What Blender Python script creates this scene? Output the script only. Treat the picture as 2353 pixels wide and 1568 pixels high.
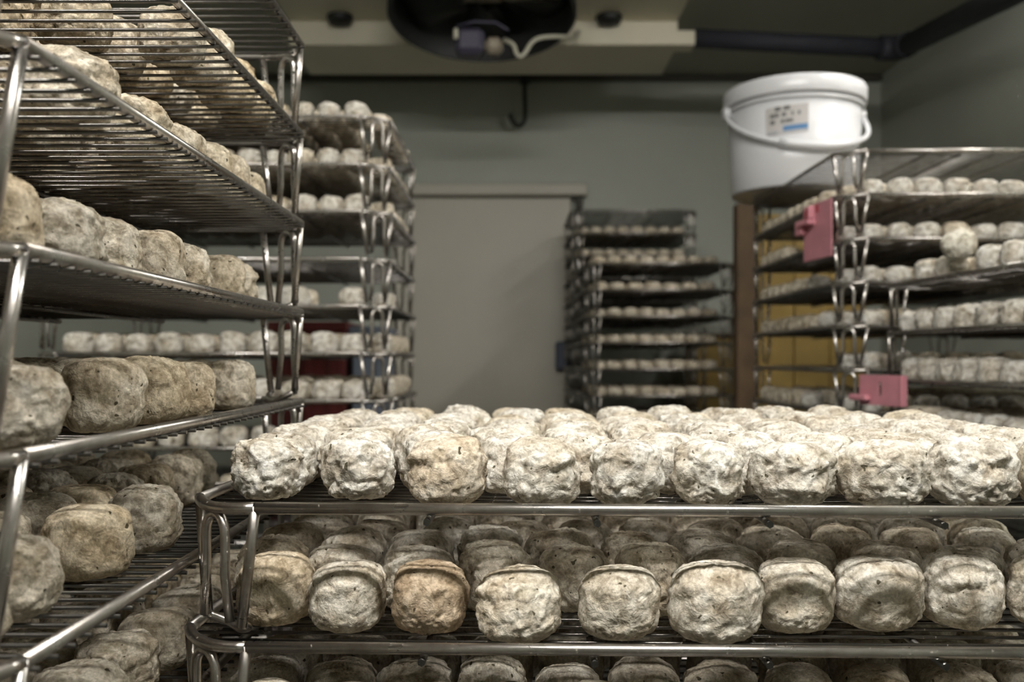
import bpy, math, random
import numpy as np
from mathutils import Vector, Matrix, noise

for _o in list(bpy.data.objects):
    bpy.data.objects.remove(_o, do_unlink=True)
SC = bpy.context.scene
COL = SC.collection
rnd = random.Random(7)

# ------------------------------------------------------------------ camera
F = 2150.0            # focal length in pixels of the 2353 px wide frame
ZC = 1.35             # eye height
HZ = 826.0            # image row of the horizon
cam_d = bpy.data.cameras.new('camera')
cam = bpy.data.objects.new('camera', cam_d)
COL.objects.link(cam)
cam.location = (0, 0, ZC)
cam.rotation_euler = (math.radians(90), 0, 0)
cam_d.sensor_width = 36.0
cam_d.lens = F / 2353.0 * 36.0
cam_d.shift_y = (HZ - 784.0) / 2353.0
cam_d.clip_start = 0.02
cam_d.dof.use_dof = True
cam_d.dof.focus_distance = 0.80
cam_d.dof.aperture_fstop = 5.6
SC.camera = cam

# ------------------------------------------------------------------ world, view
world = bpy.data.worlds.new('world')
SC.world = world
world.use_nodes = True
world.node_tree.nodes['Background'].inputs[0].default_value = (0.9, 0.92, 1.0, 1)
world.node_tree.nodes['Background'].inputs[1].default_value = 0.02
SC.view_settings.view_transform = 'Standard'
SC.view_settings.look = 'None'
SC.view_settings.gamma = 1.0
SC.view_settings.use_curve_mapping = False
SC.view_settings.exposure = 0.8
GLOW = (112.0, 46.0)   # tubes of the lamp over the camera, of the lamp farther down the room
SC.cycles.use_light_tree = False
SC.cycles.max_bounces = 4
SC.cycles.diffuse_bounces = 3
SC.cycles.glossy_bounces = 2
SC.cycles.transmission_bounces = 2
SC.cycles.use_adaptive_sampling = True
SC.cycles.adaptive_threshold = 0.15
SC.cycles.caustics_reflective = False
SC.cycles.caustics_refractive = False

# room
YB, XR, XL, YF = 5.2, 2.05, -1.95, -3.6
ZCEIL = ZC + (HZ - 175) / F * YB


def at(px, py, d):
    return Vector(((px - 1176.5) / F * d, d, ZC - (py - HZ) / F * d))


# ------------------------------------------------------------------ materials
def mat(name):
    m = bpy.data.materials.new(name)
    m.use_nodes = True
    nt = m.node_tree
    return m, nt, nt.nodes['Principled BSDF']


def N(nt, typ, **kw):
    n = nt.nodes.new(typ)
    for k, v in kw.items():
        if k in n.inputs:
            n.inputs[k].default_value = v
        else:
            setattr(n, k, v)
    return n


def ramp(nt, fac, stops):
    r = nt.nodes.new('ShaderNodeValToRGB')
    el = r.color_ramp.elements
    while len(el) < len(stops):
        el.new(0.5)
    for e, (p, c) in zip(el, stops):
        e.position = p
        e.color = (*c, 1) if len(c) == 3 else c
    nt.links.new(fac, r.inputs[0])
    return r


def mixc(nt, fac, a, b, mode='MIX'):
    n = nt.nodes.new('ShaderNodeMix')
    n.data_type = 'RGBA'
    n.blend_type = mode
    for sock, v in ((n.inputs[0], fac), (n.inputs[6], a), (n.inputs[7], b)):
        if hasattr(v, 'is_output') or isinstance(v, bpy.types.NodeSocket):
            nt.links.new(v, sock)
        elif isinstance(v, (int, float)):
            sock.default_value = v
        else:
            sock.default_value = (*v, 1)
    return n.outputs[2]


def plain(name, col, rough=0.5, metal=0.0, var=0.12, scale=8.0, bump=0.0, bscale=60.0, spec=0.5):
    m, nt, b = mat(name)
    tc = N(nt, 'ShaderNodeTexCoord')
    nz = N(nt, 'ShaderNodeTexNoise', Scale=scale, Detail=5.0)
    nt.links.new(tc.outputs['Object'], nz.inputs['Vector'])
    lo = [c * (1 - var) for c in col]
    hi = [min(1, c * (1 + var)) for c in col]
    r = ramp(nt, nz.outputs[0], [(0.3, lo), (0.7, hi)])
    nt.links.new(r.outputs[0], b.inputs['Base Color'])
    b.inputs['Roughness'].default_value = rough
    b.inputs['Metallic'].default_value = metal
    b.inputs['Specular IOR Level'].default_value = spec
    if bump:
        n2 = N(nt, 'ShaderNodeTexNoise', Scale=bscale, Detail=4.0)
        nt.links.new(tc.outputs['Object'], n2.inputs['Vector'])
        bp = N(nt, 'ShaderNodeBump', Strength=bump, Distance=0.002)
        nt.links.new(n2.outputs[0], bp.inputs['Height'])
        nt.links.new(bp.outputs[0], b.inputs['Normal'])
    return m


def steel_mat(name='stainless_steel', dark=1.0):
    m, nt, b = mat(name)
    tc = N(nt, 'ShaderNodeTexCoord')
    n1 = N(nt, 'ShaderNodeTexNoise', Scale=22.0, Detail=6.0, Roughness=0.65)
    nt.links.new(tc.outputs['Object'], n1.inputs['Vector'])
    n2 = N(nt, 'ShaderNodeTexNoise', Scale=260.0, Detail=4.0)
    nt.links.new(tc.outputs['Object'], n2.inputs['Vector'])
    c = ramp(nt, n1.outputs[0], [(p_, tuple(v_ * dark for v_ in c_)) for p_, c_ in ((0.30, (0.27, 0.235, 0.20)), (0.5, (0.47, 0.44, 0.41)), (0.72, (0.62, 0.60, 0.58)))])
    fleck = ramp(nt, n2.outputs[0], [(0.66, (0, 0, 0)), (0.74, (1, 1, 1))])
    col = mixc(nt, fleck.outputs[0], c.outputs[0], (0.62, 0.56, 0.46))
    nt.links.new(col, b.inputs['Base Color'])
    rr = ramp(nt, n1.outputs[0], [(0.3, (0.40,) * 3), (0.7, (0.22,) * 3)])
    nt.links.new(rr.outputs[0], b.inputs['Roughness'])
    mt = ramp(nt, fleck.outputs[0], [(0, (1, 1, 1)), (1, (0.1, 0.1, 0.1))])
    nt.links.new(mt.outputs[0], b.inputs['Metallic'])
    return m


def cheese_mat():
    m, nt, b = mat('mould_rind')
    tc = N(nt, 'ShaderNodeTexCoord')
    oi = N(nt, 'ShaderNodeObjectInfo')
    off = N(nt, 'ShaderNodeVectorMath', operation='MULTIPLY_ADD')
    cmb = N(nt, 'ShaderNodeCombineXYZ')
    for i in range(3):
        nt.links.new(oi.outputs['Random'], cmb.inputs[i])
    off.inputs[1].default_value = (7.3, 5.1, 9.7)
    nt.links.new(cmb.outputs[0], off.inputs[0])
    nt.links.new(tc.outputs['Object'], off.inputs[2])
    V = off.outputs[0]

    def nz(scale, det=4.0, rough=0.55, dist=0.0):
        n = N(nt, 'ShaderNodeTexNoise', Scale=scale, Detail=det, Roughness=rough, Distortion=dist)
        nt.links.new(V, n.inputs['Vector'])
        return n.outputs[0]
    big, mid, fine = nz(26, 2), nz(75, 4, 0.62, 0.6), nz(420, 2, 0.6)
    base = ramp(nt, mid, [(0.30, (0.31, 0.275, 0.225)), (0.42, (0.54, 0.50, 0.435)), (0.54, (0.79, 0.765, 0.71)), (0.68, (0.94, 0.93, 0.90))])
    patch = ramp(nt, big, [(0.36, (1, 1, 1)), (0.52, (0, 0, 0))])
    col = mixc(nt, patch.outputs[0], base.outputs[0], (0.66, 0.58, 0.47), 'MULTIPLY')
    pm = N(nt, 'ShaderNodeMath', operation='MULTIPLY')
    pm.inputs[1].default_value = 0.55
    nt.links.new(patch.outputs[0], pm.inputs[0])
    nt.links.new(pm.outputs[0], col.node.inputs[0])
    # grey green mould spots
    gs = ramp(nt, nz(48, 2, 0.6, 0.8), [(0.30, (1, 1, 1)), (0.385, (0, 0, 0))])
    gm = N(nt, 'ShaderNodeMath', operation='MULTIPLY')
    gm.inputs[1].default_value = 0.45
    nt.links.new(gs.outputs[0], gm.inputs[0])
    col = mixc(nt, gm.outputs[0], col, (0.30, 0.28, 0.20))
    fr = ramp(nt, fine, [(0.3, (0.70, 0.69, 0.66)), (0.62, (1.08, 1.08, 1.08))])
    col = mixc(nt, 1.0, col, fr.outputs[0], 'MULTIPLY')
    sp = ramp(nt, nz(150, 1), [(0.255, (1, 1, 1)), (0.28, (0, 0, 0))])
    col = mixc(nt, sp.outputs[0], col, (0.10, 0.09, 0.06))
    col = mixc(nt, 1.0, col, oi.outputs['Color'], 'MULTIPLY')
    nt.links.new(col, b.inputs['Base Color'])
    b.inputs['Roughness'].default_value = 0.85
    b.inputs['Specular IOR Level'].default_value = 0.25
    hm = N(nt, 'ShaderNodeMath', operation='MULTIPLY_ADD')
    hm.inputs[1].default_value = 0.42
    nt.links.new(nz(260, 3, 0.65), hm.inputs[0])
    nt.links.new(mid, hm.inputs[2])
    b2 = N(nt, 'ShaderNodeBump', Strength=0.85, Distance=0.0030)
    nt.links.new(hm.outputs[0], b2.inputs['Height'])
    nt.links.new(b2.outputs[0], b.inputs['Normal'])
    return m


M = {
    'steel': steel_mat(),
    'wire': steel_mat('stained_shaded_wire_steel', 0.30),  # darkened both for dirt and for the shade beneath the cheeses
    'cheese': cheese_mat(),
    'wall': plain('wall_panel_paint', (0.42, 0.435, 0.375), 0.5, var=0.05, scale=2.0, bump=0.06, bscale=30),
    'ceiling': plain('ceiling_panel_paint', (0.36, 0.35, 0.29), 0.6, var=0.05, scale=2.0),
    'floor': plain('floor_resin', (0.16, 0.15, 0.13), 0.45, var=0.2, scale=4.0, bump=0.1),
    'door': plain('door_panel_paint', (0.53, 0.495, 0.41), 0.45, var=0.04, scale=2.0),
    'trim': plain('dark_trim_and_gap_shade', (0.07, 0.065, 0.05), 0.7),  # dark trim colour, also painted in for the shade in the door rail gap
    'unit': plain('cooler_cream_paint', (0.74, 0.69, 0.54), 0.5, var=0.05, scale=3.0),
    'black': plain('black_plastic', (0.012, 0.012, 0.011), 0.55),
    'motor': plain('motor_violet_grey', (0.06, 0.055, 0.085), 0.5),
    'cap': plain('motor_cap_beige', (0.34, 0.29, 0.22), 0.5),
    'cable': plain('cable_cream', (0.50, 0.48, 0.38), 0.5),
    'pipe': plain('foam_pipe_insulation', (0.030, 0.031, 0.042), 0.75, bump=0.2),
    'hook': plain('hook_black_iron', (0.02, 0.02, 0.018), 0.5),
    'bucket': plain('bucket_white_plastic', (0.66, 0.66, 0.67), 0.28, var=0.02, scale=3.0),
    'label': plain('paper_label_grey', (0.48, 0.46, 0.445), 0.6, var=0.04, scale=20),
    'ink': plain('label_dark_print', (0.13, 0.13, 0.12), 0.6),
    'ink_grey': plain('label_grey_print', (0.36, 0.36, 0.38), 0.6),
    'blue': plain('label_blue_print', (0.05, 0.17, 0.36), 0.5),
    'pink': plain('pink_plastic', (0.60, 0.25, 0.29), 0.45, var=0.08, scale=30),
    'recess_shade': plain('pink_recess_shade', (0.36, 0.04, 0.055), 0.45),  # darker copy of the pink, shade of the clip recesses as colour
    'ochre': plain('ochre_board', (0.30, 0.195, 0.05), 0.6, var=0.2, scale=5),
    'brown': plain('brown_timber', (0.10, 0.06, 0.028), 0.7, var=0.25, scale=14),
    'red': plain('dark_red_crate_plastic', (0.13, 0.02, 0.018), 0.5, var=0.2, scale=9),
    'bluegrey': plain('blue_grey_plastic', (0.22, 0.25, 0.31), 0.5, var=0.1),
    'slate': plain('slate_blue_plastic', (0.055, 0.065, 0.10), 0.5, var=0.1),
    'lamp_white': plain('lamp_housing_white', (0.8, 0.8, 0.78), 0.4),
}
for _k, _e in (('tube_near', GLOW[0]), ('tube_far', GLOW[1])):
    _m, _nt, _b = mat('fluorescent_' + _k)
    _b.inputs['Base Color'].default_value = (0.9, 0.9, 0.9, 1)
    _b.inputs['Emission Color'].default_value = (1.0, 0.982, 0.94, 1)
    _b.inputs['Emission Strength'].default_value = _e
    M[_k] = _m


# ------------------------------------------------------------------ mesh helpers
class MB:
    def __init__(s):
        s.v, s.f, s.sm = [], [], []

    def add(s, vs, fs, smooth=False):
        b = len(s.v)
        s.v += [tuple(v) for v in vs]
        s.f += [tuple(b + i for i in f) for f in fs]
        s.sm += [smooth] * len(fs)
        return s

    def box(s, lo, hi, rot=None):
        x0, y0, z0 = lo
        x1, y1, z1 = hi
        vs = [(x0, y0, z0), (x1, y0, z0), (x1, y1, z0), (x0, y1, z0), (x0, y0, z1), (x1, y0, z1), (x1, y1, z1), (x0, y1, z1)]
        if rot:
            vs = [rot @ Vector(v) for v in vs]
        return s.add(vs, [(0, 3, 2, 1), (4, 5, 6, 7), (0, 1, 5, 4), (1, 2, 6, 5), (2, 3, 7, 6), (3, 0, 4, 7)])

    def bbox(s, lo, hi, r):
        """box with chamfered edges"""
        lo, hi = Vector(lo), Vector(hi)
        c, h = (lo + hi) / 2, (hi - lo) / 2
        r = min(r, min(h) * 0.6)
        pts, idx = [], {}
        for sx in (-1, 1):
            for sy in (-1, 1):
                for sz in (-1, 1):
                    for ax in range(3):
                        p = [sx * (h.x - r), sy * (h.y - r), sz * (h.z - r)]
                        p[ax] += (sx, sy, sz)[ax] * r
                        idx[(sx, sy, sz, ax)] = len(pts)
                        pts.append(c + Vector(p))
        fs = []
        for ax in range(3):
            o = [a for a in range(3) if a != ax]
            for sg in (-1, 1):
                q = []
                for a, b in ((-1, -1), (1, -1), (1, 1), (-1, 1)):
                    k = [0, 0, 0]
                    k[ax], k[o[0]], k[o[1]] = sg, a, b
                    q.append(idx[(*k, ax)])
                fs.append(q)
        for ax in range(3):
            o = [a for a in range(3) if a != ax]
            for a in (-1, 1):
                for b in (-1, 1):
                    k0, k1 = [0, 0, 0], [0, 0, 0]
                    k0[ax], k0[o[0]], k0[o[1]] = -1, a, b
                    k1[ax], k1[o[0]], k1[o[1]] = 1, a, b
                    fs.append([idx[(*k0, o[0])], idx[(*k1, o[0])], idx[(*k1, o[1])], idx[(*k0, o[1])]])
        for k in [(a, b, d) for a in (-1, 1) for b in (-1, 1) for d in (-1, 1)]:
            fs.append([idx[(*k, 0)], idx[(*k, 1)], idx[(*k, 2)]])
        # consistent outward winding
        out = []
        for f in fs:
            n = (pts[f[1]] - pts[f[0]]).cross(pts[f[2]] - pts[f[0]])
            mid = sum((pts[i] for i in f), Vector()) / len(f) - c
            out.append(tuple(f) if n.dot(mid) > 0 else tuple(reversed(f)))
        return s.add(pts, out)

    def tube(s, pts, r, n=8, caps=True):
        pts = [Vector(p) for p in pts]
        rings, nrm = [], None
        for i, p in enumerate(pts):
            t = (pts[min(i + 1, len(pts) - 1)] - pts[max(i - 1, 0)]).normalized()
            if nrm is None:
                a = Vector((0, 0, 1)) if abs(t.z) < 0.9 else Vector((1, 0, 0))
                nrm = (a - t * a.dot(t)).normalized()
            else:
                nrm = (nrm - t * nrm.dot(t)).normalized()
            bn = t.cross(nrm)
            rings.append([p + (nrm * math.cos(2 * math.pi * k / n) + bn * math.sin(2 * math.pi * k / n)) * r for k in range(n)])
        vs = [v for rg in rings for v in rg]
        fs = [(i * n + k, i * n + (k + 1) % n, (i + 1) * n + (k + 1) % n, (i + 1) * n + k) for i in range(len(pts) - 1) for k in range(n)]
        s.add(vs, fs, True)
        if caps:
            b = len(s.v) - len(vs)
            s.f += [tuple(b + k for k in reversed(range(n))), tuple(b + (len(pts) - 1) * n + k for k in range(n))]
            s.sm += [False, False]
        return s

    def lathe(s, prof, n=48, close=False):
        vs = [(r * math.cos(2 * math.pi * k / n), r * math.sin(2 * math.pi * k / n), z) for r, z in prof for k in range(n)]
        fs = [(i * n + k, i * n + (k + 1) % n, (i + 1) * n + (k + 1) % n, (i + 1) * n + k) for i in range(len(prof) - 1) for k in range(n)]
        return s.add(vs, fs, True)

    def mesh(s, name, m):
        me = bpy.data.meshes.new(name)
        me.from_pydata(s.v, [], s.f)
        me.polygons.foreach_set('use_smooth', s.sm)
        me.materials.append(M[m])
        me.update()
        return me

    def build(s, name, m, parent=None, **kw):
        return obj(name, s.mesh(name, m), parent, **kw)


def obj(name, me, parent=None, loc=(0, 0, 0), rot=None, kind=None):
    o = bpy.data.objects.new(name, me)
    COL.objects.link(o)
    o.location = loc
    if rot:
        o.rotation_euler = rot
    if parent:
        o.parent = parent
    if kind:
        o['kind'] = kind
    return o


def tag(o, label, cat, group=None):
    o['label'] = label
    o['category'] = cat
    if group:
        o['group'] = group
    return o


def thing(name, label, cat, loc=(0, 0, 0), rz=0.0, group=None):
    o = bpy.data.objects.new(name, None)
    COL.objects.link(o)
    o.empty_display_size = 0.05
    o.location = loc
    o.rotation_euler = (0, 0, rz)
    return tag(o, label, cat, group)


def arc(p0, p1, p2, n=8):
    """quadratic bezier"""
    p0, p1, p2 = Vector(p0), Vector(p1), Vector(p2)
    return [p0 * (1 - t) ** 2 + p1 * 2 * t * (1 - t) + p2 * t * t for t in (i / n for i in range(n + 1))]


def smooth_path(pts, n=6):
    """Catmull-Rom"""
    pts = [Vector(p) for p in pts]
    P = [pts[0] * 2 - pts[1]] + pts + [pts[-1] * 2 - pts[-2]]
    out = []
    for i in range(1, len(P) - 2):
        for k in range(n):
            t = k / n
            a, b, c, d = P[i - 1], P[i], P[i + 1], P[i + 2]
            out.append(0.5 * ((2 * b) + (c - a) * t + (2 * a - 5 * b + 4 * c - d) * t * t + (3 * b - a - 3 * c + d) * t ** 3))
    out.append(pts[-1])
    return out


# ------------------------------------------------------------------ the room
def struct(name, mb, m):
    o = mb.build(name, m)
    o['kind'] = 'structure'
    return o


T = 0.12
struct('floor', MB().box((XL - T, YF - T, -T), (XR + T, YB + T, 0)), 'floor')
struct('ceiling', MB().box((XL - T, YF - T, ZCEIL), (XR + T, YB + T, ZCEIL + T)), 'ceiling')
struct('wall_back', MB().box((XL - T, YB, 0), (XR + T, YB + T, ZCEIL)), 'wall')
struct('wall_right', MB().box((XR, YF - T, 0), (XR + T, YB, ZCEIL)), 'wall')
struct('wall_left', MB().box((XL - T, YF - T, 0), (XL, YB, ZCEIL)), 'wall')
struct('wall_front', MB().box((XL, YF - T, 0), (XR, YF, ZCEIL)), 'wall')
# cove under the ceiling along the back wall
struct('trim_1', MB().bbox((XL, YB - 0.035, ZCEIL - 0.035), (XR, YB - 0.001, ZCEIL), 0.012), 'trim')
# sliding door with its top rail
dz = ZC - (455 - HZ) / F * (YB - 0.06)
dx0, dx1 = -0.66, at(1312, 0, YB - 0.06).x
door = struct('door_1', MB().bbox((dx0, YB - 0.06, 0.02), (dx1, YB - 0.012, dz), 0.006), 'door')
lz0, lz1 = dz + 0.012, dz + 0.075
MB().bbox((dx0 - 0.1, YB - 0.085, lz0), (at(1350, 0, YB - 0.085).x, YB - 0.004, lz1), 0.006).build('door_rail', 'door', door)
MB().bbox((dx0 - 0.1, YB - 0.055, dz - 0.004), (at(1336, 0, YB).x, YB - 0.008, lz0 + 0.004), 0.003).build('rail_gap_shade', 'trim', door)  # dark strip standing in for the shade in the gap below the rail
MB().bbox((at(1322, 0, YB).x, YB - 0.06, dz - 0.06), (at(1338, 0, YB).x, YB - 0.01, lz0), 0.004).build('door_stop', 'trim', door)
h0, h1 = at(1277, 850, YB - 0.14), at(1312, 785, YB - 0.14)
MB().bbox((h0.x, YB - 0.14, h0.z), (h1.x, YB - 0.065, h1.z), 0.01).build('door_handle', 'slate', door)
# lamps: two fluorescent fixtures on the ceiling, running down the room
def ceiling_lamp(label, x, y, L, glow, rz=0.0):
    lamp = thing('ceiling_lamp', label, 'lamp', (x, y, ZCEIL), rz)
    MB().bbox((-0.09, -L / 2 - 0.05, -0.06), (0.09, L / 2 + 0.05, 0), 0.01).build('lamp_housing', 'lamp_white', lamp)
    for sx in (-0.045, 0.045):
        MB().tube([(sx, -L / 2, -0.078), (sx, L / 2, -0.078)], 0.013, 10).build('lamp_tube', glow, lamp)


ceiling_lamp('long fluorescent ceiling lamp above the near aisle', 0.05, -0.15, 1.7, 'tube_near', math.pi / 2)
ceiling_lamp('long fluorescent ceiling lamp ahead of the cooling unit', 1.50, 2.15, 1.2, 'tube_far')

# ------------------------------------------------------------------ wire trays
R_RAIL, R_WIRE, R_BAR = 0.0046, 0.0016, 0.0030
WIRE_Z = -0.0058             # wire centre below rail centre
SEAT = WIRE_Z + R_WIRE       # cheeses rest here, relative to the rail centre
CX, CY = 0.062, 0.050        # corner chamfer


def corner_pts(W, D, sx, sy):
    return Vector((sx * (W / 2 - CX), sy * D / 2, 0)), Vector((sx * W / 2, sy * (D / 2 - CY), 0))


_tray_cache = {}


def tray_parts(W, D, S, fine):
    """list of (name, mesh, location, kind) with the rail centre at z = S - 0.0092 above the feet"""
    key = (W, D, S, fine)
    if key in _tray_cache:
        return _tray_cache[key]
    H = S - 2 * R_RAIL
    n = 10 if fine else 6
    P = []

    def part(name, mb, loc=(0, 0, 0), kind=None):
        P.append((name, mb.mesh(name, 'wire' if name == 'wire_grid' else 'steel') if isinstance(mb, MB) else mb, loc, kind))
    fr = MB()
    lx = MB().tube([(-(W / 2 - CX), 0, 0), (W / 2 - CX, 0, 0)], R_RAIL, n)
    ly = MB().tube([(0, -(D / 2 - CY), 0), (0, D / 2 - CY, 0)], R_RAIL, n)
    mx, my = lx.mesh('rail', 'steel'), ly.mesh('side_rail', 'steel')
    for s in (-1, 1):
        part('rail', mx, (0, s * D / 2, H))
        part('side_rail', my, (s * W / 2, 0, H))
    for sx in (-1, 1):
        for sy in (-1, 1):
            A, B = corner_pts(W, D, sx, sy)
            out = Vector((sx * CY, sy * CX, 0)).normalized()
            up = Vector((0, 0, H))
            mid = (A + B) / 2 + out * 0.022 + Vector((0, 0, -0.004))
            cb = MB().tube([p + up for p in arc(A, mid, B, 10)], R_RAIL, n)
            lp = lambda t: A.lerp(B, t) - out * 0.004
            # feet of leg and loop meet on the corner bar of the tray below
            fa, fb = lp(0.20) + out * 0.006, lp(0.80) + out * 0.006
            la = MB().tube([A + up + Vector((0, 0, 0.002)), A.lerp(fa, 0.5) + up * 0.5, fa], 0.0043, n)
            lb = MB().tube([B + up + Vector((0, 0, 0.002)), B.lerp(fb, 0.5) + up * 0.5, fb], 0.0043, n)
            o2 = out * 0.014
            t0, t1 = lp(0.33) + o2, lp(0.67) + o2
            zt = H - 0.022
            apex = (t0 + t1) / 2
            loop = [lp(0.27) + o2 * 0.9 + Vector((0, 0, 0.004)), t0 + Vector((0, 0, zt * 0.55))]
            for k in range(0, 9):
                a = math.pi * k / 8
                loop.append(apex + (t0 - apex) * math.cos(a) + Vector((0, 0, zt + 0.015 * math.sin(a))))
            loop += [t1 + Vector((0, 0, zt * 0.55)), lp(0.73) + o2 * 0.9 + Vector((0, 0, 0.004))]
            lo = MB().tube(loop, 0.0040, n)
            # foot hook: small U that reaches under the rail of the tray below
            hk = MB().tube(smooth_path([fa + Vector((0, 0, 0.002)), fa.lerp(fb, 0.2) - out * 0.012 + Vector((0, 0, -0.005)), fa.lerp(fb, 0.5) - out * 0.014 + Vector((0, 0, -0.0085)), fa.lerp(fb, 0.8) - out * 0.012 + Vector((0, 0, -0.005)), fb + Vector((0, 0, 0.002))], 4), 0.0036, n)
            if fine:
                part('corner_bar', cb)
                part('leg', la)
                part('leg', lb)
                part('leg_loop', lo)
                part('foot_hook', hk)
            else:
                c = MB()
                for q in (cb, la, lb, lo):
                    c.add(q.v, q.f, True)
                part('corner_post', c)
    pitch = 0.0212
    nw = int(round((D - 0.03) / pitch))
    grid = MB()
    full = None
    for i in range(nw + 1):
        y = -D / 2 + 0.015 + (D - 0.03) * i / nw
        e = max(0.0, abs(y) - (D / 2 - CY))
        L = W / 2 - e * CX / CY + (0.0062 if e == 0 else 0.004)
        if fine:
            if e == 0 and full is not None:
                me = full
            else:
                me = MB().tube([(-L, 0, 0), (L, 0, 0)], R_WIRE, 6).mesh('wire', 'wire')
                if e == 0:
                    full = me
            part('wire', me, (0, y, H + WIRE_Z))
        else:
            grid.tube([(-L, y, H + WIRE_Z), (L, y, H + WIRE_Z)], 0.0013, 5)
    if not fine:
        part('wire_grid', grid, kind='stuff')
    bar = MB().tube([(0, -D / 2 - 0.003, 0), (0, D / 2 + 0.003, 0)], R_BAR, 6).mesh('cross_bar', 'wire')
    for i in range(4):
        x = -W / 2 + 0.195 + (W - 0.39) * i / 3
        part('cross_bar', bar, (x, 0, H + WIRE_Z - R_WIRE - R_BAR + 0.0004))
    _tray_cache[key] = P
    return P


ORD = ['top', 'second', 'third', 'fourth', 'fifth', 'sixth', 'seventh', 'eighth', 'ninth', 'tenth', 'eleventh', 'twelfth',
       'thirteenth', 'fourteenth', 'fifteenth', 'sixteenth', 'seventeenth', 'eighteenth', 'nineteenth', 'twentieth']
ORD1 = ['first'] + ORD[1:]
STACK = {}


def stack(key, where, W, D, S, cx, cy, rz, ztop, nfull, jit=0.0, fine=0, steps=None):
    """a stack of trays whose top rail centre is at ztop; goes down to the floor"""
    H = S - 2 * R_RAIL
    levels, z, j = [], ztop, 0
    r = random.Random(sum(map(ord, key)))
    while z - H > 0.005:
        dx, dy, da = (r.uniform(-jit, jit), r.uniform(-jit, jit), r.uniform(-jit, jit) * 1.5) if j else (0, 0, 0)
        if steps and j < len(steps):
            dx, dy, da = steps[j]
        f = j < fine
        zb = z - H
        desc = 'top wire tray' if j == 0 else ORD[min(j, 19)] + ' wire tray from the top'
        if key == 'left':
            desc = 'highest wire tray in view' if j == 0 else ORD[min(j, 19)] + ' highest wire tray in view'
        o = thing('wire_tray', 'stainless steel %s in the %s' % (desc, where), 'wire tray', (cx + dx, cy + dy, zb), rz + da, 'wire trays of the ' + where)
        for nm, me, loc, kind in tray_parts(W, D, S, f):
            obj(nm, me, o, loc, kind=kind)
        levels.append((cx + dx, cy + dy, z + SEAT, rz + da, W, D))
        z -= S
        j += 1
    STACK[key] = levels
    return levels


SL, SF = 0.1134, 0.1033
stack('front', 'front stack', 0.78, 0.61, SF, 0.1404, 1.0156, math.radians(-2.0), ZC - 0.1149, 0, fine=3,
      steps=[(0, 0, 0), (-0.006, -0.010, math.radians(0.6)), (-0.004, -0.008, 0)])
stack('left', 'tall left stack', 0.80, 0.777, SL, -0.2687 - 0.40, 0.8515, 0.0, ZC + 3.53 * SL, 0, fine=7)
stack('door', 'stack left of the door', 0.80, 0.61, 0.106, -0.278 - 0.40, 2.09 + 0.305, 0.0, ZC + 5.07 * 0.107, 0, jit=0.004)
stack('bucket', 'stack under the white bucket', 0.62, 0.80, 0.100, 0.747 + 0.31, 2.13 + 0.40, 0.0, ZC + 4.76 * 0.1, 0, jit=0.003)
stack('edge', 'stack at the right picture edge', 0.56, 0.61, 0.102, 0.832 + 0.28 - 0.0, 1.775, math.radians(5.0), ZC + 1.56 * 0.102, 0, jit=0.003)
stack('near', 'nearer stack right of the door', 0.605, 0.60, 0.107, 0.296 + 0.3025, 3.77 + 0.30, 0.0, ZC + 3.62 * 0.107, 0, jit=0.004)
stack('far', 'farther stack right of the door', 0.60, 0.58, 0.107, 0.28 + 0.30, 4.44 + 0.29, 0.0, ZC + 6.6 * 0.107, 0, jit=0.004)

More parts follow.
